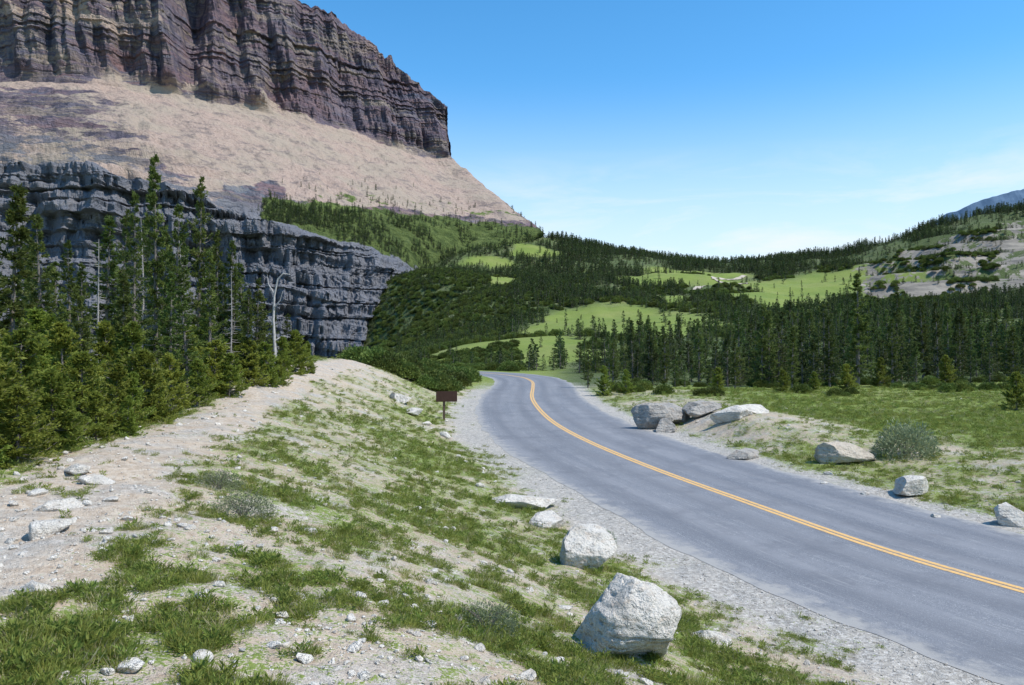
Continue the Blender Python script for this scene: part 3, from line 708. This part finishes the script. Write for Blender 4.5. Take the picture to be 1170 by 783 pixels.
def outcrop(name,specs,mat):
    parts=[]
    for i,(x_,y_,z_,dx,dy,dz,r_) in enumerate(specs):
        V,F=rock(950+i+int(abs(x_)*7),(dx,dy,dz),cuts=15,rough=.08);c,s_=math.cos(r_),math.sin(r_)
        V=V@np.array([[c,s_,0],[-s_,c,0],[0,0,1]]);zz=float(height(np.array([x_]),np.array([y_]))[0])
        parts.append((V+np.array([x_,y_,zz+z_]),F,0))
    V,F,m=merge(parts);return mkmesh(name,V,F,[mat],m,smooth=True)
outcrop('rock_outcrop',[(6.1,34.5,.30,1.9,1.6,1.7,.2),(7.2,35.2,.45,2.3,1.5,1.3,.5),(6.6,33.5,.1,1.5,1.1,.9,.9),(8.4,35.0,.35,1.9,1.3,.7,.1)],M_dark)
outcrop('rock_outcrop',[(9.0,32.0,.12,1.8,1.2,.9,.2),(10.2,32.8,.05,2.2,1.4,.5,.3)],M_bould)
PBC=hidden_collection('pebble_kinds',[])
for i in range(5):
    V,F=rock(970+i,(1,.8,.55),base=I2,cuts=10,rough=.04);PBC.objects.link(mkmesh('pebble_kind_%d'%i,V,F,[M_bould],smooth=True,link=False))
n=75000;y=np.exp(rng.uniform(np.log(3.),np.log(45),n));x=rng.uniform(-.72,.75,n)*y;s,sd=road_dist(x,y);e=s-3.5
v=veg(x,y,s,sd);pr=(e>.08)*(.16+.7*(1-ss(.4,2.2,e))+.25*(v<.45));k=rng.uniform(0,1,n)<pr;x,y,e=x[k],y[k],e[k]
sz=.012+.035*rng.power(1.0,len(x))**5+.10*(rng.uniform(0,1,len(x))<.06)*(e>1.5)*rng.uniform(.2,1,len(x))**1.5;sz=sz*(1+.5*ss(8,30,y))
scatter('gravel',np.c_[x,y,height(x,y)+sz*.12],sz,rng.uniform(0,6.28,len(x)),rng.integers(0,5,len(x)),PBC,tilt=rng.uniform(-.3,.3,(len(x),2)))
# ------------------------------------------------------------------ sign
M_brown=mat_simple('brown_sign_mat',(.055,.028,.02),(.075,.038,.026),5,.6);M_post=mat_simple('sign_post_mat',(.09,.06,.045),(.16,.11,.08))
def box(name,c,d,mat,par,bev=.008):
    import bmesh
    bm=bmesh.new();bmesh.ops.create_cube(bm,size=1)
    for q in bm.verts: q.co=Vector((q.co.x*d[0],q.co.y*d[1],q.co.z*d[2]))
    bmesh.ops.bevel(bm,geom=bm.edges[:],offset=bev,segments=2,affect='EDGES')
    me=bpy.data.meshes.new(name);bm.to_mesh(me);bm.free();me.materials.append(mat)
    o=bpy.data.objects.new(name,me);scene.collection.objects.link(o);o.location=c;o.parent=par;return o
sx,sy=-3.1,37.;sgn=bpy.data.objects.new('road_sign',None);scene.collection.objects.link(sgn);sgn.location=(sx,sy,float(height(np.array([sx]),np.array([sy]))[0]));sgn.rotation_euler=(0,0,.12)
box('post',(-.12,.075,.55),(.11,.09,1.5),M_post,sgn);box('panel',(0,0,1.15),(1.0,.04,.5),M_brown,sgn)

# ------------------------------------------------------------------ sun, sky, camera
EL=math.radians(56);AZ=math.radians(106)
sv=Vector((math.sin(AZ)*math.cos(EL),math.cos(AZ)*math.cos(EL),math.sin(EL)))
sl=bpy.data.lights.new('sun','SUN');sl.energy=5.0;sl.angle=math.radians(.5);sl.color=(1,.955,.88)
so=bpy.data.objects.new('sun',sl);scene.collection.objects.link(so);so.rotation_euler=sv.to_track_quat('Z','Y').to_euler()
w=bpy.data.worlds.new('World');scene.world=w;w.use_nodes=True;t=w.node_tree;t.nodes.clear()
o=t.nodes.new('ShaderNodeOutputWorld');bg=t.nodes.new('ShaderNodeBackground');sk=t.nodes.new('ShaderNodeTexSky')
sk.sky_type='NISHITA';sk.sun_disc=False;sk.sun_elevation=EL;sk.sun_rotation=AZ;sk.altitude=1500;sk.air_density=1.;sk.dust_density=.5;sk.ozone_density=1.6
hs=t.nodes.new('ShaderNodeHueSaturation');hs.inputs['Hue'].default_value=.492;hs.inputs['Saturation'].default_value=1.32;hs.inputs['Value'].default_value=1.6;t.links.new(sk.outputs[0],hs.inputs['Color'])
tc=t.nodes.new('ShaderNodeTexCoord');mp=t.nodes.new('ShaderNodeMapping');mp.inputs['Scale'].default_value=(2.,2.,11.);mp.inputs['Rotation'].default_value=(0,.06,0)
no=t.nodes.new('ShaderNodeTexNoise');no.inputs['Scale'].default_value=1.7;no.inputs['Detail'].default_value=8;no.inputs['Roughness'].default_value=.62;no.inputs['Distortion'].default_value=.5
t.links.new(tc.outputs['Generated'],mp.inputs[0]);t.links.new(mp.outputs[0],no.inputs[0])
m1=t.nodes.new('ShaderNodeMapRange');t.links.new(no.outputs[0],m1.inputs[0]);m1.inputs[1].default_value=.47;m1.inputs[2].default_value=.72
sp=t.nodes.new('ShaderNodeSeparateXYZ');t.links.new(tc.outputs['Generated'],sp.inputs[0])
m2=t.nodes.new('ShaderNodeMapRange');t.links.new(sp.outputs[2],m2.inputs[0]);m2.inputs[1].default_value=.24;m2.inputs[2].default_value=.15;m2.inputs[4].default_value=.8
m3=t.nodes.new('ShaderNodeMath');m3.operation='MULTIPLY';t.links.new(m1.outputs[0],m3.inputs[0]);t.links.new(m2.outputs[0],m3.inputs[1])
mh=t.nodes.new('ShaderNodeMapRange');t.links.new(sp.outputs[2],mh.inputs[0]);mh.inputs[1].default_value=.33;mh.inputs[2].default_value=.06;mh.inputs[4].default_value=.80;mh.interpolation_type='SMOOTHSTEP'
mx=t.nodes.new('ShaderNodeMix');mx.data_type='RGBA';t.links.new(mh.outputs[0],mx.inputs[0]);t.links.new(hs.outputs[0],mx.inputs[6]);mx.inputs[7].default_value=(5.4,6.2,6.75,1)
mx2=t.nodes.new('ShaderNodeMix');mx2.data_type='RGBA';t.links.new(m3.outputs[0],mx2.inputs[0]);t.links.new(mx.outputs[2],mx2.inputs[6]);mx2.inputs[7].default_value=(6.5,6.6,6.7,1)
t.links.new(mx2.outputs[2],bg.inputs[0]);bg.inputs[1].default_value=.15;t.links.new(bg.outputs[0],o.inputs[0])
cam=bpy.data.cameras.new('camera');co=bpy.data.objects.new('camera',cam);scene.collection.objects.link(co);scene.camera=co
cam.sensor_width=36;cam.lens=36*K/1170;cam.clip_start=.1;cam.clip_end=9000
co.location=(0,0,CAMZ);co.rotation_euler=(math.radians(90),0,0)
scene.view_settings.view_transform='Standard'
try: scene.view_settings.look='None'
except: pass
scene.view_settings.exposure=0
